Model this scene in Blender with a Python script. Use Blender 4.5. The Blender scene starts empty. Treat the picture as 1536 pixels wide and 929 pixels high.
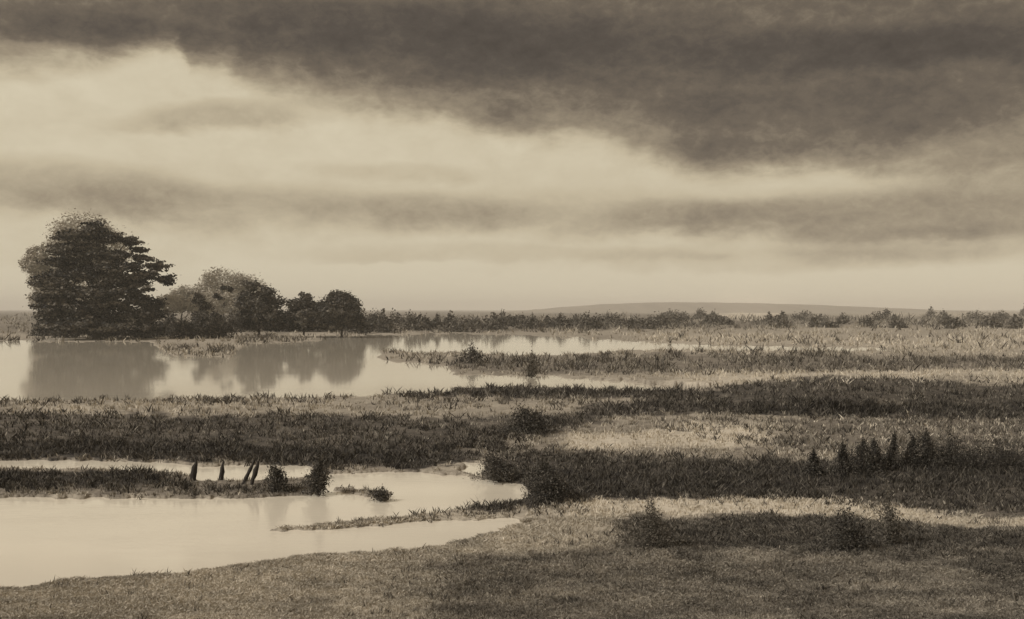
import bpy, bmesh, math, random
import numpy as np
from mathutils import Vector

# ------------------------------------------------------------------ scene
sc = bpy.context.scene
COL = sc.collection
H, F, PX0, PY0 = 5.0, 1500.0, 768.0, 464.5      # eye height (m) and lens in photo pixels
cam_d = bpy.data.cameras.new('camera')
cam = bpy.data.objects.new('camera', cam_d)
COL.objects.link(cam)
cam.location = (0, 0, H)
cam.rotation_euler = (math.radians(90), 0, 0)
cam_d.sensor_width = 36
cam_d.lens = 36 * F / 1536
cam_d.clip_start = 0.1
cam_d.clip_end = 30000
sc.camera = cam
sc.view_settings.view_transform = 'Standard'
sc.view_settings.look = 'None'
sc.view_settings.exposure = 0.0
sc.view_settings.gamma = 1
sc.cycles.use_denoising = True
sc.cycles.max_bounces = 6
sc.cycles.volume_bounces = 1

SUN_EL, SUN_AZ = math.radians(38), math.radians(-118)    # azimuth from +Y towards +X
sun_d = bpy.data.lights.new('sun', 'SUN')
sun_d.energy = 2.9
sun_d.angle = math.radians(12)
sun_d.color = (1.0, 0.95, 0.88)
sun = bpy.data.objects.new('sun', sun_d)
COL.objects.link(sun)
sd = Vector((math.sin(SUN_AZ) * math.cos(SUN_EL), math.cos(SUN_AZ) * math.cos(SUN_EL), math.sin(SUN_EL)))
sun.rotation_euler = sd.to_track_quat('Z', 'Y').to_euler()

# ------------------------------------------------------------------ node helpers
class NT:
    def __init__(s, tree):
        s.t = tree
    def n(s, typ, **kw):
        nd = s.t.nodes.new(typ)
        for k, v in kw.items():
            setattr(nd, k, v)
        return nd
    def inp(s, sock, v):
        if isinstance(v, bpy.types.NodeSocket):
            s.t.links.new(v, sock)
        else:
            sock.default_value = v
    def m(s, op, a, b=0.0, c=0.0, clamp=False):
        nd = s.n('ShaderNodeMath', operation=op, use_clamp=clamp)
        s.inp(nd.inputs[0], a); s.inp(nd.inputs[1], b); s.inp(nd.inputs[2], c)
        return nd.outputs[0]
    def ramp(s, v, a, b, lo=0.0, hi=1.0, smooth=True):
        nd = s.n('ShaderNodeMapRange', interpolation_type='SMOOTHSTEP' if smooth else 'LINEAR')
        s.inp(nd.inputs[0], v)
        for i, q in enumerate((a, b, lo, hi)):
            s.inp(nd.inputs[i + 1], q)
        return nd.outputs[0]
    def noise(s, vec, scale, detail=4.0, rough=0.55, dist=0.0):
        nd = s.n('ShaderNodeTexNoise')
        s.inp(nd.inputs['Vector'], vec)
        nd.inputs['Scale'].default_value = scale
        nd.inputs['Detail'].default_value = detail
        nd.inputs['Roughness'].default_value = rough
        nd.inputs['Distortion'].default_value = dist
        return nd.outputs['Fac']
    def mix(s, f, a, b):
        nd = s.n('ShaderNodeMix', data_type='RGBA')
        s.inp(nd.inputs[0], f)
        s.inp(nd.inputs[6], a if isinstance(a, bpy.types.NodeSocket) else (*a, 1))
        s.inp(nd.inputs[7], b if isinstance(b, bpy.types.NodeSocket) else (*b, 1))
        return nd.outputs[2]
    def xyz(s, x, y, z=0.0):
        nd = s.n('ShaderNodeCombineXYZ')
        for i, q in enumerate((x, y, z)):
            s.inp(nd.inputs[i], q)
        return nd.outputs[0]

# ------------------------------------------------------------------ sky: heavy sepia cloud over a bright horizon
world = bpy.data.worlds.new('World')
sc.world = world
world.use_nodes = True
world.node_tree.nodes.clear()
W = NT(world.node_tree)
tc = W.n('ShaderNodeTexCoord')
sep = W.n('ShaderNodeSeparateXYZ')
W.inp(sep.inputs[0], tc.outputs['Generated'])
SX, SY, SZ = sep.outputs
az = W.m('ARCTAN2', SX, SY)
el = W.m('ARCSINE', SZ)
D = 1500.0
U = W.m('MULTIPLY', az, D)
V = W.m('MULTIPLY', el, D)
# warped direction coordinates (about 1500 units per radian)
Pn = W.xyz(W.m('MULTIPLY', U, 0.0030), W.m('MULTIPLY', V, 0.0085), 0.0)
n1 = W.noise(Pn, 1.0, 6, 0.6)
n2 = W.noise(W.xyz(W.m('MULTIPLY', U, 0.0030), W.m('MULTIPLY', V, 0.0085), 7.3), 1.0, 6, 0.6)
n3 = W.noise(W.xyz(W.m('MULTIPLY', U, 0.012), W.m('MULTIPLY', V, 0.022), 3.1), 1.0, 8, 0.60, 0.25)
nf = W.noise(W.xyz(W.m('MULTIPLY', U, 0.045), W.m('MULTIPLY', V, 0.07), 1.7), 1.0, 7, 0.70, 0.35)
UW = W.m('ADD', U, W.m('MULTIPLY', W.m('SUBTRACT', n1, 0.5), 130.0))
VW = W.m('ADD', V, W.m('ADD', W.m('MULTIPLY', W.m('SUBTRACT', n2, 0.5), 52.0), W.m('MULTIPLY', W.m('SUBTRACT', n3, 0.5), 26.0)))

def uv(px, py):
    a = math.atan((px - PX0) / F)
    e = math.atan((PY0 - py) / F * math.cos(a))
    return a * D, e * D

def curve(pts, x):
    """Piecewise height of a cloud edge over azimuth, as a float-curve node."""
    umin, umax, vmin, vmax = -1000.0, 1000.0, -50.0, 600.0
    nd = W.n('ShaderNodeFloatCurve')
    c = nd.mapping.curves[0]
    P = [uv(*p) for p in pts]
    P = [((u - umin) / (umax - umin), (v - vmin) / (vmax - vmin)) for u, v in P]
    P = [(0.0, P[0][1])] + P + [(1.0, P[-1][1])]
    c.points[0].location = P[0]
    c.points[1].location = P[-1]
    for p in P[1:-1]:
        c.points.new(*p)
    nd.mapping.update()
    W.inp(nd.inputs['Value'], W.ramp(x, umin, umax, 0, 1, False))
    return W.m('MULTIPLY_ADD', nd.outputs[0], vmax - vmin, vmin)

dark = W.m('MULTIPLY', W.m('SUBTRACT', n3, 0.5), 0.36)
def add(v):
    global dark
    dark = W.m('ADD', dark, v)
# the great cloud mass
edge = curve([(40, 100), (130, 98), (210, 86), (275, 72), (290, 108), (340, 112), (372, 136), (440, 146), (560, 160),
              (640, 172), (740, 205), (900, 216), (960, 238), (1060, 262), (1200, 250), (1350, 262), (1500, 268)], UW)
dv = W.m('SUBTRACT', VW, edge)
add(W.ramp(dv, -20, 26, 0, 0.44))
add(W.ramp(dv, 12, 150, 0, 0.24))
def blob(px, py, rx, ry, amt, tilt=0.0):
    u0, v0 = uv(px, py)
    du = W.m('SUBTRACT', UW, u0)
    dv_ = W.m('SUBTRACT', VW, W.m('MULTIPLY_ADD', du, tilt, v0))
    q = W.m('ADD', W.m('POWER', W.m('ABSOLUTE', W.m('DIVIDE', du, rx)), 2.0), W.m('POWER', W.m('ABSOLUTE', W.m('DIVIDE', dv_, ry)), 2.0))
    add(W.ramp(q, 0.0, 1.35, amt, 0.0))
for b in [(340, 176, 190, 24, 0.26, 0.10), (110, 288, 210, 42, 0.21, -0.05), (430, 322, 420, 40, 0.18), (590, 262, 150, 20, 0.15),
          (840, 322, 360, 42, 0.16), (780, 384, 330, 16, 0.14), (1330, 318, 400, 46, 0.36), (1420, 372, 240, 36, 0.24),
          (1130, 392, 300, 24, 0.16), (1250, 82, 280, 36, 0.20), (1210, 188, 260, 62, 0.19), (560, 62, 560, 60, 0.26),
          (1400, 128, 170, 60, -0.05), (1480, 110, 240, 90, 0.10), (150, 50, 190, 30, 0.16), (800, 150, 330, 50, 0.13),
          (560, 402, 150, 10, -0.16), (840, 420, 200, 8, -0.16), (1060, 232, 180, 24, 0.10), (1120, 110, 420, 80, 0.02), (600, 90, 300, 40, 0.06)]:
    blob(*b)
add(W.ramp(V, 0, 85, -0.26, 0.0))
add(W.ramp(W.m('ABSOLUTE', W.m('SUBTRACT', VW, 150.0)), 0, 85, 0.10, 0.0))
# fibrous grain inside the cloud
add(W.m('MULTIPLY', W.m('SUBTRACT', nf, 0.5), W.ramp(dark, 0.1, 0.7, 0.12, 0.42)))
ramp = W.n('ShaderNodeValToRGB')
W.inp(ramp.inputs[0], W.m('MULTIPLY_ADD', dark, 0.9, 0.06, clamp=True))
cr = ramp.color_ramp
def lin(c):
    return tuple(((v / 255) / 12.92 if v / 255 < .04045 else ((v / 255 + .055) / 1.055) ** 2.4) for v in c)
cr.elements[0].position = 0.0
cr.elements[0].color = (*lin((214, 203, 177)), 1)
cr.elements[1].position = 1.0
cr.elements[1].color = (*lin((62, 56, 52)), 1)
for p, c in [(0.22, (196, 183, 156)), (0.45, (152, 139, 118)), (0.68, (103, 93, 81)), (0.85, (78, 71, 65))]:
    e_ = cr.elements.new(p)
    e_.color = (*lin(c), 1)
sky = W.n('ShaderNodeTexSky', sky_type='NISHITA', sun_disc=False)
sky.sun_elevation = SUN_EL
sky.sun_rotation = SUN_AZ
sky.dust_density = 4.0
sky.air_density = 0.6
bw = W.n('ShaderNodeRGBToBW')
W.inp(bw.inputs[0], sky.outputs[0])
# clear-sky glow kept as a small warm share behind the cloud
glow = W.n('ShaderNodeVectorMath', operation='SCALE')
glow.inputs[0].default_value = (1.0, 0.90, 0.74)
W.inp(glow.inputs[3], W.m('MULTIPLY', W.m('MINIMUM', bw.outputs[0], 12.0), 0.012))
cl = W.n('ShaderNodeVectorMath', operation='SCALE')
W.inp(cl.inputs[0], ramp.outputs[0])
# extra brightness added to the unseen sky overhead and behind, to light the ground
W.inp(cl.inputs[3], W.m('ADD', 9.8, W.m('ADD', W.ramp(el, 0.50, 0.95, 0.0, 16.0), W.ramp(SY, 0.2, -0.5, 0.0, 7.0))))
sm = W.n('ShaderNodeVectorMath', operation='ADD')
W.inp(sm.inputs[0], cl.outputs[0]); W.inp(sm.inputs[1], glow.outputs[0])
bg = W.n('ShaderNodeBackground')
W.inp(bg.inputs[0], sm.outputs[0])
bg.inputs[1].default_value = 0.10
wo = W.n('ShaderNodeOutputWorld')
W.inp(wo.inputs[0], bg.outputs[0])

# ------------------------------------------------------------------ numpy noise
rng = np.random.default_rng(11)
_tab = rng.random((256, 256))
def vnoise(x, y):
    xi, yi = np.floor(x).astype(int), np.floor(y).astype(int)
    fx, fy = x - xi, y - yi
    fx, fy = fx * fx * (3 - 2 * fx), fy * fy * (3 - 2 * fy)
    g = lambda a, b: _tab[a % 256, b % 256]
    return (g(xi, yi) * (1 - fx) + g(xi + 1, yi) * fx) * (1 - fy) + (g(xi, yi + 1) * (1 - fx) + g(xi + 1, yi + 1) * fx) * fy
def fbm(x, y, o=4):
    s, a, t = 0, 1.0, 0
    for i in range(o):
        s = s + a * vnoise(x * 2 ** i + 17 * i, y * 2 ** i + 31 * i)
        t += a
        a *= 0.55
    return s / t
def sstep(a, b, v):
    t = np.clip((v - a) / (b - a), 0, 1)
    return t * t * (3 - 2 * t)
def at(px, py, z=0.0):
    """The ground point that a sight line meets at height z."""
    y = (H - z) * F / (py - PY0)
    return (px - PX0) * y / F, y
def topix(x, y, z=0.0):
    return PX0 + x * F / y, PY0 + (H - z) * F / y

def band(px, py, pts, soft=3.0, fade=25.0):
    """Soft strip of ground between top and bottom lines given as (px, top, bottom)."""
    p = np.array(pts, float)
    top, bot = np.interp(px, p[:, 0], p[:, 1]), np.interp(px, p[:, 0], p[:, 2])
    k = sstep(-soft, soft, py - top) * sstep(-soft, soft, bot - py)
    if p[0, 0] > -800:
        k = k * sstep(p[0, 0] - fade, p[0, 0] + fade, px)
    if p[-1, 0] < 2300:
        k = k * sstep(-p[-1, 0] - fade, -p[-1, 0] + fade, -px)
    return k

LAKE = [
    ([(-900, 508, 602), (45, 512, 601), (100, 513, 600), (225, 513, 600), (262, 533, 598), (340, 535, 598), (375, 516, 597), (450, 513, 597), (560, 512, 594),
      (640, 520, 590), (680, 562, 588)], 1.5, 20),
    ([(480, 505, 520), (600, 502, 524), (690, 501, 529), (760, 503, 533), (850, 506, 533), (940, 511, 525), (1100, 519, 525), (1330, 522, 526)], 1.2, 25),
    ([(640, 556, 584), (700, 563, 581), (800, 563, 582), (960, 571, 586), (1070, 577, 583)], 1.2, 20),
]
POOL = [
    ([(-900, 689, 705), (45, 690, 704), (200, 691, 705), (262, 694, 709), (300, 700, 722), (380, 697, 722), (470, 698, 716)], 1.5, 14),
    ([(-900, 746, 905), (45, 746, 884), (98, 747, 873), (293, 747, 862), (371, 746, 848), (469, 742, 836), (487, 712, 835), (540, 708, 832),
      (630, 706, 826), (712, 716, 811), (777, 725, 790), (800, 738, 770)], 1.5, 8),
    ([(696, 691, 716), (728, 697, 720)], 1.5, 7),
    ([(780, 785, 791), (850, 783, 785)], 1.2, 20),
]
LANDS = [   # spits, bars and islets standing out of the water
    ([(400, 794, 796), (500, 785, 793), (640, 770, 782), (750, 756, 776), (830, 738, 782)], 1.6, 30),
    ([(498, 731, 735), (540, 735, 743), (583, 738, 751)], 1.2, 6),
    ([(600, 704, 706), (690, 708, 714), (752, 718, 722)], 1.0, 8),
    ([(570, 524, 540), (640, 530, 546), (730, 534, 556)], 1.2, 15),
]
def wet(px, py, extra=0.0):
    wx = (fbm(px / 23, py / 5.0) - .5) * 26
    wy = (fbm(px / 17 + 40, py / 3.5 + 9) - .5) * 7.0
    a, b = px + wx, py + wy
    w = np.zeros_like(px)
    for pts, s, f in LAKE + POOL:
        w = np.maximum(w, band(a, b, pts, s + extra, f))
    for pts, s, f in LANDS:
        w = w * (1 - band(a, b, pts, s, f) * (1 - .8 * (extra > 0)))
    return w

DARK = [   # (strip, soft, fade, darkness) painted in order; 0 is bleached sand and dry grass, 1 is wet peat
    ([(-900, 466, 905), (2300, 466, 905)], 5, 20, 0.42),
    ([(-900, 462, 500), (560, 464, 500), (1000, 470, 494), (1490, 478, 488), (2300, 480, 490)], 3, 20, 0.62),
    ([(1080, 464, 480), (1180, 464, 482)], 3, 20, 0.12),
    ([(960, 503, 532), (1200, 503, 528), (1500, 506, 526), (2300, 506, 526)], 4, 40, 0.34),
    ([(640, 546, 556), (710, 534, 558), (800, 536, 562), (1000, 530, 562), (1200, 534, 560), (1400, 537, 556), (2300, 540, 556)], 4, 30, 0.62),
    ([(1000, 562, 580), (1100, 560, 578), (1500, 556, 564), (2300, 556, 564)], 4, 30, 0.22),
    ([(-900, 604, 625), (500, 602, 628), (900, 600, 612)], 3, 40, 0.40),
    ([(590, 586, 596), (740, 580, 597), (880, 583, 600), (1000, 587, 600), (1080, 584, 600)], 3, 20, 0.86),
    ([(-900, 622, 688), (45, 622, 686), (300, 624, 688), (500, 626, 702), (640, 630, 703), (700, 628, 692), (800, 626, 662), (860, 628, 646), (910, 616, 638)], 4, 20, 0.80),
    ([(-900, 668, 688), (300, 668, 692), (500, 680, 704), (640, 684, 704), (700, 662, 694), (800, 632, 662), (850, 632, 644)], 3, 15, 0.97),
    ([(880, 612, 634), (960, 606, 626), (1080, 586, 620), (1170, 572, 622), (1240, 564, 622), (1340, 570, 625), (1500, 579, 630), (2300, 580, 632)], 3, 20, 0.84),
    ([(1000, 608, 620), (1200, 608, 624), (1500, 612, 632), (2300, 612, 632)], 4, 30, 0.95),
    ([(700, 662, 690), (850, 642, 690), (1000, 626, 690), (1200, 626, 690), (1500, 632, 680), (2300, 632, 680)], 6, 40, 0.50),
    ([(850, 654, 676), (960, 650, 674), (1030, 640, 676), (1150, 640, 676)], 5, 25, 0.10),
    ([(1180, 630, 680), (1500, 634, 680), (2300, 634, 680)], 6, 40, 0.66),
    ([(-900, 708, 748), (45, 708, 746), (240, 712, 744), (300, 722, 746), (480, 718, 748)], 3, 10, 0.62),
    ([(-900, 714, 738), (45, 714, 736), (235, 708, 732)], 3, 12, 0.97),
    ([(470, 690, 736), (492, 692, 738)], 3, 10, 0.95),
    ([(730, 688, 722), (800, 678, 756), (1000, 690, 752), (1200, 694, 750), (1300, 690, 754), (1400, 690, 768), (1500, 682, 785), (2300, 680, 785)], 5, 14, 0.84),
    ([(780, 712, 756), (840, 704, 750), (1000, 706, 746), (1200, 706, 738), (1500, 694, 730), (2300, 690, 730)], 5, 12, 0.98),
    ([(200, 795, 809), (500, 778, 798), (640, 766, 788), (780, 752, 784), (830, 752, 784)], 2, 30, 0.28),
    ([(700, 758, 770), (800, 745, 762), (880, 742, 758)], 2, 30, 0.92),
    ([(-900, 870, 1000), (98, 872, 1000), (293, 862, 1000), (469, 836, 1000), (712, 813, 1000), (777, 790, 1000), (900, 782, 1000), (1000, 778, 1000), (2300, 790, 1000)], 2, 20, 0.22),
    ([(640, 850, 1000), (740, 840, 1000), (850, 838, 1000), (1000, 800, 1000), (1200, 778, 1000), (2300, 790, 1000)], 12, 60, 0.64),
    ([(930, 782, 812), (1030, 780, 850), (1160, 776, 838), (1290, 780, 834), (1500, 802, 870), (2300, 805, 870)], 8, 40, 0.84),
    ([(1080, 832, 850), (1250, 846, 862), (1350, 862, 874)], 5, 30, 0.58),
    ([(840, 748, 784), (900, 758, 781), (1000, 755, 778), (1120, 751, 774), (1250, 752, 778), (1350, 764, 790), (1420, 778, 796), (1500, 785, 796), (2300, 786, 798)], 2, 25, 0.02),
]
def darkness(px, py):
    wx = (fbm(px / 31 + 5, py / 6.0 + 3) - .5) * 60
    wy = (fbm(px / 20 + 14, py / 4.0 + 29) - .5) * 10 + (fbm(px / 34 + 4, py / 7 + 9, 5) - .5) * 16 * sstep(500, 620, py)
    a, b = px + wx, py + wy
    d = np.full_like(px, 0.6)
    big_ = (fbm(px / 95 + 3, py / 13 + 1, 3) - .5)
    for pts, s, f, v in DARK:
        k = band(a, b, pts, s, f)
        d = d * (1 - k) + v * k
    return np.clip(d + big_ * (.22 + .35 * sstep(790, 830, py)), 0, 1)

# ------------------------------------------------------------------ materials
def material(name, rough=0.9):
    m = bpy.data.materials.new(name)
    m.use_nodes = True
    t = NT(m.node_tree)
    b = m.node_tree.nodes['Principled BSDF']
    b.inputs['Roughness'].default_value = rough
    b.inputs['Specular IOR Level'].default_value = 0.25
    return m, t, b

def tone_mat(name, pale, deep, rough=0.9, spread=0.35, trans=0.0):
    """Vegetation: colour runs between two pigments by a per-plant tone."""
    m, t, b = material(name, rough)
    a = t.n('ShaderNodeAttribute', attribute_name='tone')
    g = t.n('ShaderNodeNewGeometry')
    f = t.m('ADD', a.outputs['Fac'], t.m('MULTIPLY', t.m('SUBTRACT', t.noise(g.outputs['Position'], 2.3, 3), .5), spread), clamp=True)
    c = t.mix(f, pale, deep)
    t.inp(b.inputs['Base Color'], c)
    return m

M_ground, t, b = material('ground_soil', 0.95)
a = t.n('ShaderNodeAttribute', attribute_name='tone')
g = t.n('ShaderNodeNewGeometry')
pos = g.outputs['Position']
nA = t.noise(pos, 0.35, 8, 0.68)
nB = t.noise(pos, 2.6, 8, 0.75, 0.4)
nC = t.noise(pos, 14.0, 4, 0.7)
f = t.m('ADD', a.outputs['Fac'], t.m('ADD', t.m('MULTIPLY', t.m('SUBTRACT', nA, .5), .5), t.m('ADD', t.m('MULTIPLY', t.m('SUBTRACT', nB, .5), .75), t.m('MULTIPLY', t.m('SUBTRACT', nC, .5), .35))), clamp=True)
cr_ = t.n('ShaderNodeValToRGB')
t.inp(cr_.inputs[0], f)
e = cr_.color_ramp
e.elements[0].position = 0.0; e.elements[0].color = (0.62, 0.56, 0.46, 1)
e.elements[1].position = 1.0; e.elements[1].color = (0.030, 0.027, 0.024, 1)
for p, c in [(0.3, (0.40, 0.358, 0.292)), (0.6, (0.200, 0.176, 0.145)), (0.85, (0.075, 0.066, 0.056))]:
    q = e.elements.new(p); q.color = (*c, 1)
t.inp(b.inputs['Base Color'], cr_.outputs[0])
bp = t.n('ShaderNodeBump')
bp.inputs['Strength'].default_value = 0.6
bp.inputs['Distance'].default_value = 0.12
t.inp(bp.inputs['Height'], t.m('ADD', nB, t.m('MULTIPLY', nC, 0.4)))
t.inp(b.inputs['Normal'], bp.outputs[0])

def water_mat(name, pale, deep, rough, ripple, scale):
    m, t, b = material(name, rough)
    g = t.n('ShaderNodeNewGeometry')
    mp = t.n('ShaderNodeMapping')
    mp.inputs['Scale'].default_value = (0.5, 1.6, 1)
    t.inp(mp.inputs[0], g.outputs['Position'])
    t.inp(b.inputs['Base Color'], t.mix(t.noise(mp.outputs[0], 0.22, 5), pale, deep))
    b.inputs['IOR'].default_value = 1.33
    b.inputs['Specular IOR Level'].default_value = 0.5
    bp = t.n('ShaderNodeBump')
    bp.inputs['Strength'].default_value = ripple
    bp.inputs['Distance'].default_value = 0.05
    gust = t.ramp(t.noise(mp.outputs[0], 0.10, 3), 0.42, 0.62, 0.15, 1.0)
    t.inp(bp.inputs['Height'], t.m('MULTIPLY', t.noise(mp.outputs[0], scale, 5, 0.6), gust))
    t.inp(b.inputs['Normal'], bp.outputs[0])
    return m
M_lake = water_mat('still_lake_water', (0.62, 0.57, 0.47), (0.56, 0.51, 0.42), 0.05, 0.055, 1.2)
M_water = water_mat('silty_pool_water', (0.80, 0.74, 0.62), (0.66, 0.61, 0.505), 0.06, 0.20, 3.0)

M_dark = tone_mat('dark_scrub', (0.20, 0.178, 0.145), (0.016, 0.014, 0.0125))
M_grass = tone_mat('dry_grass', (0.60, 0.54, 0.44), (0.035, 0.031, 0.027))
M_leaf = tone_mat('dark_leaves', (0.19, 0.170, 0.140), (0.013, 0.012, 0.011), 0.7)
M_pale = tone_mat('pale_leaves', (0.46, 0.42, 0.35), (0.34, 0.31, 0.26), 0.8)  # leaf colour lightened to stand in for distance haze
M_bark = tone_mat('bark', (0.07, 0.058, 0.045), (0.03, 0.025, 0.021))
M_wood = tone_mat('weathered_stake', (0.050, 0.042, 0.035), (0.016, 0.014, 0.012), 0.85)
M_hill = tone_mat('far_hill_turf', (0.36, 0.32, 0.265), (0.24, 0.215, 0.18))

# ------------------------------------------------------------------ mesh helpers
def mesh_np(name, co, faces, mat, tone=None, parent=None, smooth=False):
    """co (n,3); faces (m,k) with k = 3 or 4."""
    co = np.asarray(co, np.float32); faces = np.asarray(faces, np.int32)
    me = bpy.data.meshes.new(name)
    me.vertices.add(len(co)); me.vertices.foreach_set('co', co.ravel())
    m, k = faces.shape
    me.loops.add(m * k); me.loops.foreach_set('vertex_index', faces.ravel())
    me.polygons.add(m); me.polygons.foreach_set('loop_start', np.arange(0, m * k, k, dtype=np.int32))
    if tone is not None:
        at_ = me.attributes.new('tone', 'FLOAT', 'POINT')
        at_.data.foreach_set('value', np.asarray(tone, np.float32))
    me.update(calc_edges=True)
    me.validate()
    if smooth:
        me.polygons.foreach_set('use_smooth', np.ones(len(me.polygons), bool))
    me.materials.append(mat)
    o = bpy.data.objects.new(name, me)
    COL.objects.link(o)
    if parent: o.parent = parent
    return o
def tag(o, label=None, cat=None, group=None, kind=None):
    for k, v in (('label', label), ('category', cat), ('group', group), ('kind', kind)):
        if v: o[k] = v
    return o
def empty(name, loc):
    o = bpy.data.objects.new(name, None)
    o.empty_display_size = 0.2
    COL.objects.link(o); o.location = loc
    return o

# ------------------------------------------------------------------ terrain: one sheet out to the horizon
WATER_Z = -0.02
def swell(px, py):
    """broad rises of the land"""
    z = 1.05 * np.exp(-((px - 1270) / 240) ** 2) * sstep(558, 577, py) * (1 - sstep(585, 640, py))    # dark knoll
    z = z + 0.35 * sstep(560, 1000, px) * sstep(775, 850, py)                                    # near bank
    return z + 0.18 * sstep(850, 1100, px) * sstep(685, 710, py) * (1 - sstep(715, 770, py))
def relief(px, py):
    """height of the dry land, low along every shore"""
    z = 0.05 + 0.10 * (fbm(px / 60, py / 14 + 3) - .3)
    return z * (1 - 0.85 * wet(px, py, 7.0)) + swell(px, py)
def height(px, py):
    w = wet(px, py)
    return relief(px, py) * (1 - sstep(.2, .6, w)) - 0.12 * sstep(.3, .95, w), w
cols = np.concatenate([np.linspace(-2600, -20, 60, endpoint=False), np.linspace(-20, 1560, 800), np.linspace(1580, 4200, 60)])
rows = np.concatenate([PY0 + np.array([0.9, 1.4, 2.0, 2.8]), np.linspace(PY0 + 3.5, 940, 620), np.geomspace(945, 9000, 40)])
PXg, PYg = np.meshgrid(cols, rows)
z, w = height(PXg, PYg)
fadez = sstep(2, 10, PYg - PY0)
z = z * fadez + 0.05 * (1 - fadez)
X, Y = at(PXg, PYg, swell(PXg, PYg))
dk = darkness(PXg, PYg)
dk = np.where(w > 0.25, np.clip(dk, .45, 0.75), dk)
n_r, n_c = PXg.shape
idx = np.arange(n_r * n_c).reshape(n_r, n_c)
fc = np.stack([idx[:-1, :-1], idx[1:, :-1], idx[1:, 1:], idx[:-1, 1:]], -1).reshape(-1, 4)
co = np.stack([X, Y, z], -1).reshape(-1, 3)
terrain_tone = dk.ravel()
# the ground behind the eye
k0 = len(co)
y0 = float(Y[-1].min()); zb = float(z[-1].mean())
back = np.array([[-9000, y0, zb], [9000, y0, zb], [9000, -9000, zb], [-9000, -9000, zb]])
xl, xr = co[idx[-1, 0]], co[idx[-1, -1]]
sideL = [[co[idx[r_, 0], 0], co[idx[r_, 0], 1], co[idx[r_, 0], 2]] for r_ in (0, n_r - 1)]
sideR = [[co[idx[r_, -1], 0], co[idx[r_, -1], 1], co[idx[r_, -1], 2]] for r_ in (0, n_r - 1)]
co = np.vstack([co, back])
fq = list(map(tuple, fc)) + [(k0 + 3, k0 + 2, k0 + 1, k0)]
ter = mesh_np('ground', co, fq, M_ground, np.concatenate([terrain_tone, np.full(4, .6)]), smooth=True)
tag(ter, kind='structure')

def sheet(name, x0, x1, y0, y1, z, mat):
    o = mesh_np(name, [(x0, y0, z), (x1, y0, z), (x1, y1, z), (x0, y1, z)], [(0, 1, 2, 3)], mat)
    return tag(o, kind='structure')
sheet('lake_water', -500, 260, 46, 520, WATER_Z, M_lake)
sheet('pool_water', -90, 12, 14.6, 40, WATER_Z, M_water)

# distant low hill
def hill(pxs, tops, dist, depth, name='hill'):
    n = 90
    px = np.linspace(pxs[0], pxs[-1], n)
    tp = np.interp(px, pxs, tops) + (fbm(px / 14, px * 0 + dist) - .5) * 1.2
    vs, m = [], 14
    for j in range(m):
        s = j / (m - 1)
        y = dist + depth * (s - 0.5)
        hz = math.sin(math.pi * s) ** 0.8
        for i in range(n):
            zt = H + (PY0 - tp[i]) * dist / F
            vs.append(((px[i] - PX0) * dist / F, y, max(-0.5, zt * hz - 0.5 * (1 - hz))))
    I = np.arange(n * m).reshape(m, n)
    f_ = np.stack([I[:-1, :-1], I[:-1, 1:], I[1:, 1:], I[1:, :-1]], -1).reshape(-1, 4)
    tn = np.clip(fbm(np.tile(px / 9, m), np.repeat(np.arange(m), n) * .7), 0, 1)
    return tag(mesh_np(name, vs, f_, M_hill, tn, smooth=True), kind='structure')
hill([770, 830, 900, 1000, 1100, 1200, 1300, 1380], [467, 462, 456.5, 453.5, 454.5, 457.5, 462, 467], 1900, 900)

# ------------------------------------------------------------------ foliage
def leaves(cen, size, rs, flat=0.35):
    """Small leaf-spray quads at the given centres, facing every way."""
    n = len(cen)
    a = rs.normal(size=(n, 3)); a /= np.linalg.norm(a, axis=1)[:, None]
    a[:, 2] *= (1 - flat)
    b_ = rs.normal(size=(n, 3)); b_ -= (b_ * a).sum(1)[:, None] * a
    b_ /= np.linalg.norm(b_, axis=1)[:, None]
    s = size * rs.uniform(.5, 1.3, n)[:, None]
    a, b_ = a * s, b_ * s * rs.uniform(.35, .8, n)[:, None]
    co = np.stack([cen - a, cen + b_, cen + a, cen - b_], 1).reshape(-1, 3)
    return co, np.arange(4 * n).reshape(-1, 4)

def limb_mesh(name, paths, mat, parent):
    """Tapered wooden tubes; each path is a list of (point, radius)."""
    vs, fs = [], []
    for path in paths:
        k = 7
        base = len(vs)
        for i, (p, r) in enumerate(path):
            p = Vector(p)
            q = Vector(path[min(i + 1, len(path) - 1)][0]) - Vector(path[max(i - 1, 0)][0])
            u = q.orthogonal().normalized(); v = q.normalized().cross(u)
            for j in range(k):
                an = 2 * math.pi * j / k
                vs.append(tuple(p + (u * math.cos(an) + v * math.sin(an)) * r))
        for i in range(len(path) - 1):
            for j in range(k):
                a0, a1 = base + i * k + j, base + i * k + (j + 1) % k
                fs.append((a0, a1, a1 + k, a0 + k))
    return mesh_np(name, vs, fs, mat, np.full(len(vs), .5), parent, True)

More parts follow.
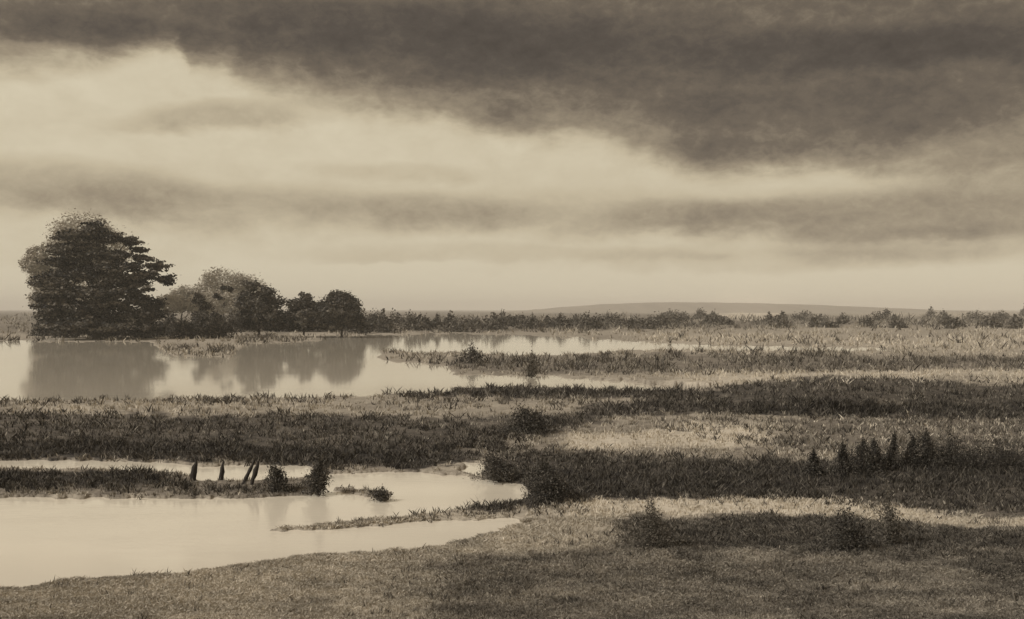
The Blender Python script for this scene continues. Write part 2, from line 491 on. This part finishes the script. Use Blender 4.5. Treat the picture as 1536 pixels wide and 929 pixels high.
def crown_tree(name, px, pybase, blobs, dist, n, leaf, mat, seed, trunk_r=0.35, trunk_top=0.5, depth=0.9, dens_pow=0.5, tone=(0.2, 0.9), clump=1.0, spray=(.34, .34, .22)):
    """A tree whose crown fills the given lobes (px, py, rx, ry in sight-line units at its distance)."""
    rs = np.random.default_rng(seed)
    s = dist / F
    x0 = (px - PX0) * s
    zg = 0.05
    root = empty(name, (x0, dist, zg))
    L = []
    for (bx, by, rx, ry) in blobs:
        L.append(((bx - px) * s, 0.0, H + (PY0 - by) * s - zg, rx * s, ry * s))
    L = np.array(L)
    L[:, 1] = rs.normal(0, 1, len(L)) * L[:, 3].mean() * 0.45 * depth
    vol = L[:, 3] * L[:, 4]
    cnt = (n * vol / vol.sum()).astype(int) + 1
    cen, tn = [], []
    for (bx, by, bz, rx, rz), c in zip(L, cnt):
        # sub-clumps keep the outline broken
        k = max(5, int(c / 55 * clump))
        d = rs.normal(size=(k, 3)); d /= np.linalg.norm(d, axis=1)[:, None]
        r = rs.uniform(0.25, 1.0, k)[:, None] ** dens_pow
        sc_ = d * r * np.array([rx, max(rx * .7, rz) * depth, rz])
        sub = sc_ + (bx, by, bz)
        pick = rs.integers(0, k, c)
        q = sub[pick] + rs.normal(size=(c, 3)) * np.array([rz * spray[0], rz * spray[1], rz * spray[2]])
        cen.append(q)
        tclump = rs.uniform(tone[0], tone[1], k)
        tn.append(np.clip(tclump[pick] + rs.normal(0, .1, c), 0, 1))
    cen = np.vstack(cen); tn = np.concatenate(tn)
    ok = cen[:, 2] > 0.02
    cen, tn = cen[ok], tn[ok]
    co, fq = leaves(cen, leaf, rs)
    mesh_np('crown', co, fq, mat, np.repeat(tn, 4), root)
    # trunk and limbs
    ztop = L[:, 2].max()
    zt = ztop * trunk_top
    paths = [[((0, 0, -.3), trunk_r * 1.4), ((0.02 * ztop, 0, zt * .35), trunk_r), ((0, 0, zt * .7), trunk_r * .75), ((0.03 * ztop, 0, zt), trunk_r * .55), ((0.02 * ztop, 0, ztop * .9), trunk_r * .12)]]
    for (bx, by, bz, rx, rz) in L:
        z0 = min(zt, max(0.15 * ztop, bz * .55))
        paths.append([((0, 0, z0), trunk_r * .45), ((bx * .45, by * .5, z0 + (bz - z0) * .55), trunk_r * .28), ((bx * .9, by, bz), trunk_r * .08)])
    limb_mesh('trunk', paths, M_bark, root)
    return root

# pale trees furthest off
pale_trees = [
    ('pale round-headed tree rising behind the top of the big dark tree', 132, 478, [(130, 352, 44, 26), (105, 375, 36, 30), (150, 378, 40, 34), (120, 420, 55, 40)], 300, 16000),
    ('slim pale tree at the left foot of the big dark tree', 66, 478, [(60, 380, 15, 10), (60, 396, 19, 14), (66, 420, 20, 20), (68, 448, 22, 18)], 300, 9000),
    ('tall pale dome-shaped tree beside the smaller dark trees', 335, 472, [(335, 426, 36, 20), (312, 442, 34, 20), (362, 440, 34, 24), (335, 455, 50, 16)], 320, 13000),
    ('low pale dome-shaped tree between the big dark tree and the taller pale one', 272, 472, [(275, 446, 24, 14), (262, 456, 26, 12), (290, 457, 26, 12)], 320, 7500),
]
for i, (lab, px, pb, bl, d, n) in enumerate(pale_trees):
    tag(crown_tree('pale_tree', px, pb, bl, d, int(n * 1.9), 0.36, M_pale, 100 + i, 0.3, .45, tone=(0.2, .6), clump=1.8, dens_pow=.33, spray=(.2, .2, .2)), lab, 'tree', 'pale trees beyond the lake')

big = crown_tree('spreading_tree', 145, 505,
    [(150, 343, 15, 10), (122, 356, 30, 10), (160, 358, 22, 9), (192, 362, 15, 7), (202, 374, 10, 6), (92, 374, 20, 9), (120, 374, 40, 9), (160, 384, 40, 8), (212, 388, 16, 6), (228, 398, 14, 7),
     (104, 394, 42, 9), (180, 402, 40, 8), (225, 414, 20, 7), (242, 418, 12, 8), (130, 412, 66, 9), (88, 424, 28, 10), (178, 424, 46, 8), (212, 434, 26, 6), (136, 440, 72, 9), (82, 448, 26, 10),
     (190, 450, 46, 8), (228, 456, 18, 8), (130, 460, 74, 9), (225, 470, 28, 8), (80, 474, 26, 10), (154, 478, 88, 9), (146, 490, 84, 8)],
    166, 52000, 0.30, M_leaf, 5, 0.55, .5, tone=(0.15, 1.3), spray=(.62, .6, .17), clump=1.5)
tag(big, 'large dark spreading tree with layered ragged foliage on the left lake shore', 'tree')
mid_trees = [
    ('small dark tree with a ragged top in front of the tall pale tree', 388, 496, [(380, 429, 13, 8), (400, 440, 16, 9), (372, 446, 16, 9), (408, 455, 17, 11), (384, 460, 30, 10), (392, 472, 36, 11), (390, 484, 38, 8), (390, 491, 38, 6)], 178, 15000, .24),
    ('small round dark tree standing at the foot of the tall pale tree', 302, 494, [(300, 449, 9, 8), (304, 460, 12, 8), (340, 434, 10, 5), (328, 446, 8, 5), (312, 476, 26, 8)], 182, 4200, .22),
    ('small peaked bushy tree next to the round dark tree', 455, 494, [(457, 446, 9, 7), (446, 458, 15, 8), (464, 460, 16, 9), (455, 466, 22, 10), (455, 476, 32, 10), (452, 488, 34, 7)], 180, 10000, .24),
    ('round compact dark tree at the right end of the lakeside trees', 512, 492, [(508, 446, 17, 8), (498, 456, 20, 9), (522, 456, 18, 10), (512, 452, 24, 12), (512, 464, 34, 11), (514, 478, 38, 10), (514, 488, 38, 7)], 180, 17000, .24),
]
for i, (lab, px, pb, bl, d, n, lf) in enumerate(mid_trees):
    tag(crown_tree('small_tree', px, pb, bl, d, n, lf, M_leaf, 40 + i, .16, .5, tone=(.25, 1)), lab, 'tree', 'small dark trees on the lake shore')

def shrub(name, px, py, wpx, hpx, n, mat, seed, cone=0.0, lean=0.0, tone=(.3, 1), leaf=None, spread=.6):
    """Low woody shrub: stems from one point and a dome or cone of small leaves."""
    rs = np.random.default_rng(seed)
    zg = float(relief(np.array([px * 1.0]), np.array([py * 1.0]))[0])
    x, y = at(px, py, float(swell(np.array([px * 1.0]), np.array([py * 1.0]))[0]))
    s = y / F
    wd, hg = wpx * s / 2, hpx * s
    n = int(n * (2.6 if y < 80 else 1.3))
    root = empty(name, (x, y, zg - 0.01))
    v = rs.uniform(0, 1, n) ** 0.8
    an = rs.uniform(0, 2 * math.pi, n)
    prof = (1 - v) ** (1.35 - .8 * cone) * np.clip(v * 5 + .45, 0, 1) if cone > .1 else np.sqrt(np.clip(1 - (v * 1.02 - .12) ** 2 * 1.15, 0.02, 1))
    r = wd * prof * rs.uniform(0.05, 1.0, n) ** .6
    k = 11
    lump = 1 + spread * (rs.uniform(-.5, .5, (k, 9))[(an / (2 * math.pi) * k).astype(int) % k, (v * 8).astype(int)] + rs.normal(0, .12, n))
    r = r * lump
    cen = np.stack([r * np.cos(an) + lean * v * hg, r * np.sin(an), v * hg * (1 + .12 * rs.normal(size=n))], -1)
    if not cone:      # uneven top: a few shoots stand higher, one side sags
        a0, a1 = rs.uniform(0, 6.28, 2)
        cen[:, 2] *= 1 + .28 * np.sin(an * 2 + a0) * v + .25 * np.cos(an + a1)
        cen[:, 0] *= 1 + .25 * np.sin(v * 7 + a0)
        cen += rs.normal(0, 1, cen.shape) * lump[:, None] * wd * .05
    cen[:, 2] = np.abs(cen[:, 2]) + .01
    lf = leaf or max(1.5 * s, 0.018)
    co, fq = leaves(cen, lf, rs, .1)
    tn = np.clip(rs.uniform(tone[0], tone[1], n), 0, 1)
    mesh_np('foliage', co, fq, mat, np.repeat(tn, 4), root)
    ps = []
    for i in range(7):
        a = rs.uniform(0, 6.28); q = rs.uniform(.2, .7) * wd; zz = rs.uniform(.5, .9) * hg
        rr = max(.02 * hg, .006)
        ps.append([((0, 0, -.05), rr * 1.4), ((q * .5 * math.cos(a) + lean * zz * .5, q * .5 * math.sin(a), zz * .5), rr), ((q * math.cos(a) * (1 - cone * .5) + lean * zz, q * math.sin(a), zz), rr * .3)])
    limb_mesh('stem', ps, M_bark, root)
    return root

# undergrowth along the far shore, bush by bush
R = random.Random(4)
x_ = 66
i = 0
while x_ < 560:
    wd = R.uniform(22, 36)
    hh = R.uniform(20, 30) if x_ < 250 else R.uniform(17, 30)
    py_ = 505 + R.uniform(-3, 4) if x_ < 345 else 499 + R.uniform(-3, 3)
    tag(shrub('shore_bush', x_, py_, wd * 1.5, hh, 1500, M_leaf, 300 + i, tone=(.35, 1), leaf=.24),
        'dark bush in the unbroken thicket along the far lake shore under the trees', 'bush', 'thicket bushes along the far lake shore')
    x_ += wd * .72
    i += 1
# far hedge running to the right on the horizon
x_ = 560
while x_ < 1010:
    wd = R.uniform(16, 30)
    k_ = (x_ - 560) / 450
    tag(shrub('hedge_bush', x_, 497 - 6 * k_ + R.uniform(-5, 3), wd * R.choice([1.4, 1.8, 2.6]), R.uniform(12, 25) * (1 - .45 * k_), 620, M_dark, 500 + i, tone=(.2, .9), leaf=.36),
        'low dark bush in the long hedge that runs right along the horizon', 'bush', 'bushes of the long horizon hedge')
    x_ += wd * .95
    i += 1
for j in range(46):
    px = R.choice([R.uniform(990, 1100), R.uniform(1140, 1540), R.uniform(1180, 1540)])
    py = R.uniform(476, 494)
    tag(shrub('hedge_bush', px, py, R.uniform(14, 34), R.uniform(6, 13), 260, M_dark, 600 + j, tone=(.1, .8), leaf=.5),
        'small scattered bush on the far flats below the right horizon', 'bush', 'scattered bushes on the far right flats')

# single bushes that stand out
singles = [
    ('dark rounded bush on the low island in the middle water', 708, 546, 44, 20, 0, 0, 900, 11, 'rounded_bush'),
    ('small upright bush on the bank between the two pale channels', 797, 566, 17, 24, 0, 0, 420, 12, 'upright_bush'),
    ('round dark bush on the near marsh strip right of the stakes', 416, 740, 36, 32, 0, 0, 1300, 13, 'rounded_bush'),
    ('ragged dark bush at the point where the near pool begins', 478, 742, 34, 48, 0, 0, 1500, 14, 'ragged_bush'),
    ('tiny dark tuft bush at the tip of the small islet in the near pool', 571, 751, 30, 14, 0, 0, 420, 15, 'ragged_bush'),
    ('broad dark bush on the bend of the dark bank above the pool inlet', 795, 652, 78, 26, 0, 0, 2200, 16, 'rounded_bush'),
    ('low dark bush on the inlet bank right of the pale notch', 748, 722, 62, 28, 0, 0, 1500, 17, 'rounded_bush'),
    ('dark bush overhanging the right tip of the near pool', 822, 756, 70, 44, 0, 0, 3000, 18, 'ragged_bush'),
    ('dark twiggy bush in the right foreground below the pale track', 1272, 830, 76, 44, 0, 0, 2400, 19, 'ragged_bush'),
    ('grey brown upright bush right of the dark foreground bush', 1335, 822, 48, 54, 0, 0, 1500, 20, 'upright_bush'),
    ('brown feathery bush in the foreground touching the pale track', 978, 826, 70, 50, 0, 0, 1900, 21, 'upright_bush'),
]
for lab, px, py, wd, hg, c_, l_, n, sd_, nm in singles:
    mt = M_dark if sd_ in (12, 20, 21, 23) else M_leaf
    tag(shrub(nm, px, py, wd, hg, n, mt, sd_, c_, l_, tone=(.2, .7) if mt is M_dark else (.4, 1), spread=.9), lab, 'bush')
cones = [  # px, base py, width, height, lean, cone, where
    (1219, 717, 20, 34, 0.05, .8, 'short slim dark conical shrub, first from the left in the right-hand row'),
    (1266, 718, 26, 44, -.04, .8, 'dark upright ragged conical shrub, second from the left in the right-hand row'),
    (1293, 716, 40, 47, 0.03, .9, 'broad dark conical shrub with a fine tip, third in the right-hand row'),
    (1314, 712, 24, 44, -.08, .9, 'narrow dark conical shrub just left of the leaning one'),
    (1330, 708, 20, 48, .26, .7, 'slim dark conical shrub leaning to the right'),
    (1364, 706, 32, 41, .14, .6, 'dark ragged shrub at the left of the thick right-hand clump'),
    (1391, 706, 40, 50, -.04, .9, 'tallest dark conical shrub in the thick right-hand clump'),
    (1424, 705, 52, 42, .06, 0, 'broad blurred dark shrub right of the tallest conical one'),
    (1462, 707, 72, 34, 0, 0, 'low wide dark shrub near the right edge beyond the conical ones'),
    (1505, 708, 66, 37, 0, 0, 'low dark shrub nearest the right edge of the conical row'),
]
for i, (px, py, wd, hg, ln, cn, lab) in enumerate(cones):
    tag(shrub('conical_shrub' if cn else 'low_shrub', px, py, wd * 1.5, hg * .98, 1500, M_leaf, 700 + i, cn, ln, tone=(.45, 1.1), spread=1.7, leaf=.024), lab, 'shrub', 'dark shrubs standing in a row on the right')

# ------------------------------------------------------------------ stakes in the marsh, each with a pointed top
def stake(px, ptop, pbase, lean_px, wpx, lab, seed):
    rs = random.Random(seed)
    x, y = at(px, pbase, 0.0)
    s = y / F
    hgt = (pbase - ptop) * s
    dx = lean_px * s
    r = wpx * s / 2
    nseg = 9
    path = []
    for i in range(nseg):
        t_ = i / (nseg - 1)
        rr = r * (.80 + .20 * math.sin(3 * t_ + seed)) * rs.uniform(.85, 1.12) * (1 if t_ < .85 else max(.3, (1 - t_) * 5))
        path.append(((dx * t_ + rs.uniform(-.12, .12) * r, rs.uniform(-.12, .12) * r, -.25 + (hgt + .25) * t_), rr))
    root = limb_mesh('marsh_stake', [path], M_wood, None)
    root.location = (x, y, -.02)
    tag(root, lab, 'stake', 'stakes standing in the near marsh')
stake(286, 688, 724, 9, 10.5, 'leftmost dark leaning stake standing alone at the end of the dark marsh strip', 1)
stake(330, 690, 721, 5, 10, 'short nearly upright stake, second from the left in the marsh', 2)
stake(356, 689, 730, 26, 9.5, 'long strongly slanted stake, left one of the slanting pair', 3)
stake(372, 691, 731, 16, 9.5, 'slanted stake right of the longest one, beside the round bush', 4)

# ------------------------------------------------------------------ low cover: uncountable blades
def scatter(name, strips, n, mat, hpx, wpx, tone, seed, blades=5, label=None, dens_noise=.45, lean=.5, follow=False, patchy=.55, y0=470, wetmax=.28):
    """strips: list of (strip points, weight). Sizes in sight-line units, so they grow with distance (grass near, scrub far)."""
    rs = np.random.default_rng(seed)
    px = rs.uniform(-260, 1800, n * 3); py = y0 + rs.uniform(0, 1, n * 3) * (1010 - y0)
    k = np.zeros(n * 3)
    for pts, wgt in strips:
        k = np.maximum(k, wgt * band(px + (fbm(px / 20, py / 5) - .5) * 40, py + (fbm(px / 26 + 7, py / 6 + 2, 5) - .5) * 24 * sstep(490, 600, py) + (fbm(px / 18 + 9, py / 4) - .5) * 8, pts, 2.5, 18))
    k *= sstep(dens_noise - .14, dens_noise + .14, fbm(px / 16 + seed, py / 3.2 + seed, 3))
    k *= 1 - patchy * (1 - sstep(.38, .60, fbm(px / 42 + seed * 3, py / 6.5 + seed, 3)))
    w_ = wet(px, py)
    keep = (rs.uniform(0, 1, n * 3) < k) & (w_ < wetmax)
    px, py = px[keep], py[keep]
    z = relief(px, py) * (1 - sstep(.2, .6, wet(px, py)))
    x, y = at(px, py, swell(px, py))
    s = y / F
    m = len(px)
    T = []
    tall = (.45 + 1.1 * fbm(px / 33 + seed, py / 7.5 + 2 * seed, 3)) * (1 + .4 * (rs.uniform(0, 1, m) > .96))
    tn_base = rs.uniform(tone[0], tone[1], m)
    if follow:
        tn_base = np.clip(darkness(px, py) + tn_base - .5, 0, 1)
    vs, tn = [], []
    for b_ in range(blades):
        an = rs.uniform(0, 2 * math.pi, m)
        hh = s * hpx * rs.uniform(.25, 1.25, m) * tall
        ww = s * wpx * rs.uniform(.6, 1.2, m)
        off = s * hpx * .35
        bx, by = x + rs.normal(0, 1, m) * off, y + rs.normal(0, 1, m) * off
        lx, ly = rs.normal(0, lean, m) * hh, rs.normal(0, lean, m) * hh
        ca, sa = np.cos(an) * ww / 2, np.sin(an) * ww / 2
        v = np.stack([np.stack([bx - ca, by - sa, z - .02], -1), np.stack([bx + ca, by + sa, z - .02], -1),
                      np.stack([bx + ca * .7 + lx * .5, by + sa * .7 + ly * .5, z + hh * .6], -1), np.stack([bx + lx, by + ly, z + hh], -1)], 1)
        vs.append(v.reshape(-1, 3))
        tn.append(np.repeat(np.clip(tn_base + rs.normal(0, .12, m), 0, 1), 4))
    vs = np.vstack(vs); tn = np.concatenate(tn)
    fq = np.arange(len(vs)).reshape(-1, 4)
    o = mesh_np(name, vs, fq, mat, tn)
    tag(o, label, name.replace('_', ' '), kind='stuff')
    return o
ALL = [([(-900, 474, 800), (2300, 474, 800)], 1.0), ([(-900, 780, 1000), (2300, 780, 1000)], 0.12)]
# dark clumps over the dark strips
scatter('heather', [
    ([(-900, 664, 690), (45, 664, 690), (300, 664, 694), (500, 676, 706), (640, 680, 706), (700, 656, 694), (800, 626, 662), (860, 628, 646)], 1.0),
    ([(-900, 620, 688), (45, 620, 686), (300, 622, 688), (500, 624, 700), (700, 630, 690)], .35),
    ([(880, 616, 634), (960, 608, 626), (1080, 600, 620), (1180, 606, 622), (1500, 612, 632), (2300, 612, 632)], .9),
    ([(1080, 586, 620), (1180, 570, 622), (1340, 572, 625), (2300, 576, 630)], .3),
    ([(590, 584, 596), (740, 578, 597), (880, 581, 600), (1000, 585, 600), (1080, 584, 600)], 1.0),
    ([(-900, 710, 738), (45, 712, 738), (245, 708, 734), (290, 733, 744), (440, 736, 744), (480, 720, 744)], .8),
    ([(780, 704, 756), (840, 698, 750), (1000, 700, 750), (1200, 698, 742), (1500, 690, 740), (2300, 690, 740)], 1.0),
    ([(730, 682, 722), (800, 676, 720), (1000, 688, 752), (1500, 690, 770), (2300, 690, 770)], .55),
    ([(700, 758, 770), (800, 745, 764), (880, 742, 758)], 1.0),
    ([(930, 786, 830), (1160, 780, 830), (1290, 786, 834), (1400, 800, 840)], .45),
    ([(1250, 790, 840), (1500, 800, 850), (2300, 800, 850)], .25),
], 90000, M_dark, 8, 1.6, (.45, 1.0), 21, 5, 'dark heathery clumps matting the low banks around the water')
scatter('reeds', [
    ([(-900, 594, 610), (45, 596, 612), (300, 596, 610), (520, 594, 606)], .9),
    ([(-900, 504, 516), (230, 510, 522), (262, 520, 542), (340, 522, 542), (375, 508, 520), (560, 500, 514)], .9),
    ([(440, 782, 800), (500, 780, 796), (640, 766, 786), (750, 754, 780), (880, 764, 784)], .32),
    ([(490, 731, 737), (585, 738, 751)], .8),
    ([(640, 546, 556), (710, 534, 558), (800, 536, 562), (1000, 528, 562), (1200, 530, 560), (1400, 536, 556), (2300, 540, 556)], .8),
    ([(-900, 686, 692), (480, 690, 698)], .7),
    ([(1000, 628, 650), (1180, 628, 684), (1500, 634, 690), (2300, 634, 690)], .45),
    ([(1000, 504, 528), (2300, 506, 528)], .22),
    ([(820, 752, 786), (1240, 752, 780), (1500, 784, 798)], .06),
    ([(-900, 736, 750), (240, 738, 750), (480, 738, 750)], .6),
    ([(560, 600, 625), (900, 600, 612)], .5),
    ([(1000, 476, 494), (1490, 478, 496), (2300, 478, 496)], .5),
    ([(560, 480, 502), (1000, 478, 496)], .6),
    ([(580, 526, 545), (700, 528, 545)], .5),
], 62000, M_dark, 8, 1.8, (.15, .85), 22, 4, 'brown reeds and rushes fringing the lake, spits and islets', dens_noise=.46, wetmax=.75)
scatter('grass', ALL, 60000, M_grass, 5, 1.7, (.3, .7), 23, 4, 'short dry grass tufts over all the flat ground', dens_noise=.50, follow=True)
scatter('pale_grass', [
    ([(840, 748, 784), (1000, 755, 778), (1120, 751, 774), (1250, 754, 778), (1350, 764, 790), (1500, 785, 796), (2300, 786, 798)], .9),
    ([(850, 654, 680), (1000, 640, 680), (1160, 636, 680)], .6), ([(1160, 626, 690), (2300, 632, 690)], .2),
    ([(-900, 604, 625), (500, 604, 625)], .5),
    ([(960, 503, 532), (2300, 506, 530)], .5),
    ([(1000, 560, 578), (2300, 556, 568)], .6),
], 45000, M_grass, 5, 1.5, (.0, .22), 24, 4, 'bleached grass along the pale track and on the open meadow', dens_noise=.42, patchy=.2)

scatter('turf', [([(-900, 780, 1000), (2300, 780, 1000)], 1.0)], 170000, M_grass, 3.0, .8, (.42, .60), 25, 4, 'fine low turf and dry bents on the near bank', dens_noise=.30, lean=.9, follow=True, patchy=.3, y0=775)
scatter('rushes', [([(560, 830, 1000), (760, 812, 1000), (1000, 790, 1000), (2300, 800, 1000)], .10), ([(-900, 880, 1000), (600, 850, 1000)], .03)],
        40000, M_dark, 9, 1.1, (.2, .9), 27, 7, 'scattered dark rush tufts standing in the turf of the near bank', dens_noise=.52, lean=.35, patchy=.9, y0=775)
# ------------------------------------------------------------------ damp air
def haze():
    bm = bmesh.new()
    bmesh.ops.create_cube(bm, size=1)
    me = bpy.data.meshes.new('haze')
    for v in bm.verts:
        v.co = (v.co.x * 19000, v.co.y * 19000, -1.5 + (v.co.z + .5) * 62)
    bm.to_mesh(me); bm.free()
    m = bpy.data.materials.new('haze')
    m.use_nodes = True
    nt = m.node_tree
    nt.nodes.clear()
    pv = nt.nodes.new('ShaderNodeVolumePrincipled')
    pv.inputs['Color'].default_value = (0.97, 0.94, 0.87, 1)
    pv.inputs['Density'].default_value = 0.0003
    o_ = nt.nodes.new('ShaderNodeOutputMaterial')
    nt.links.new(pv.outputs[0], o_.inputs['Volume'])
    me.materials.append(m)
    o = bpy.data.objects.new('haze', me)
    COL.objects.link(o)
    tag(o, 'thin pale damp air over the flats fading the far trees', 'haze', kind='stuff')
haze()
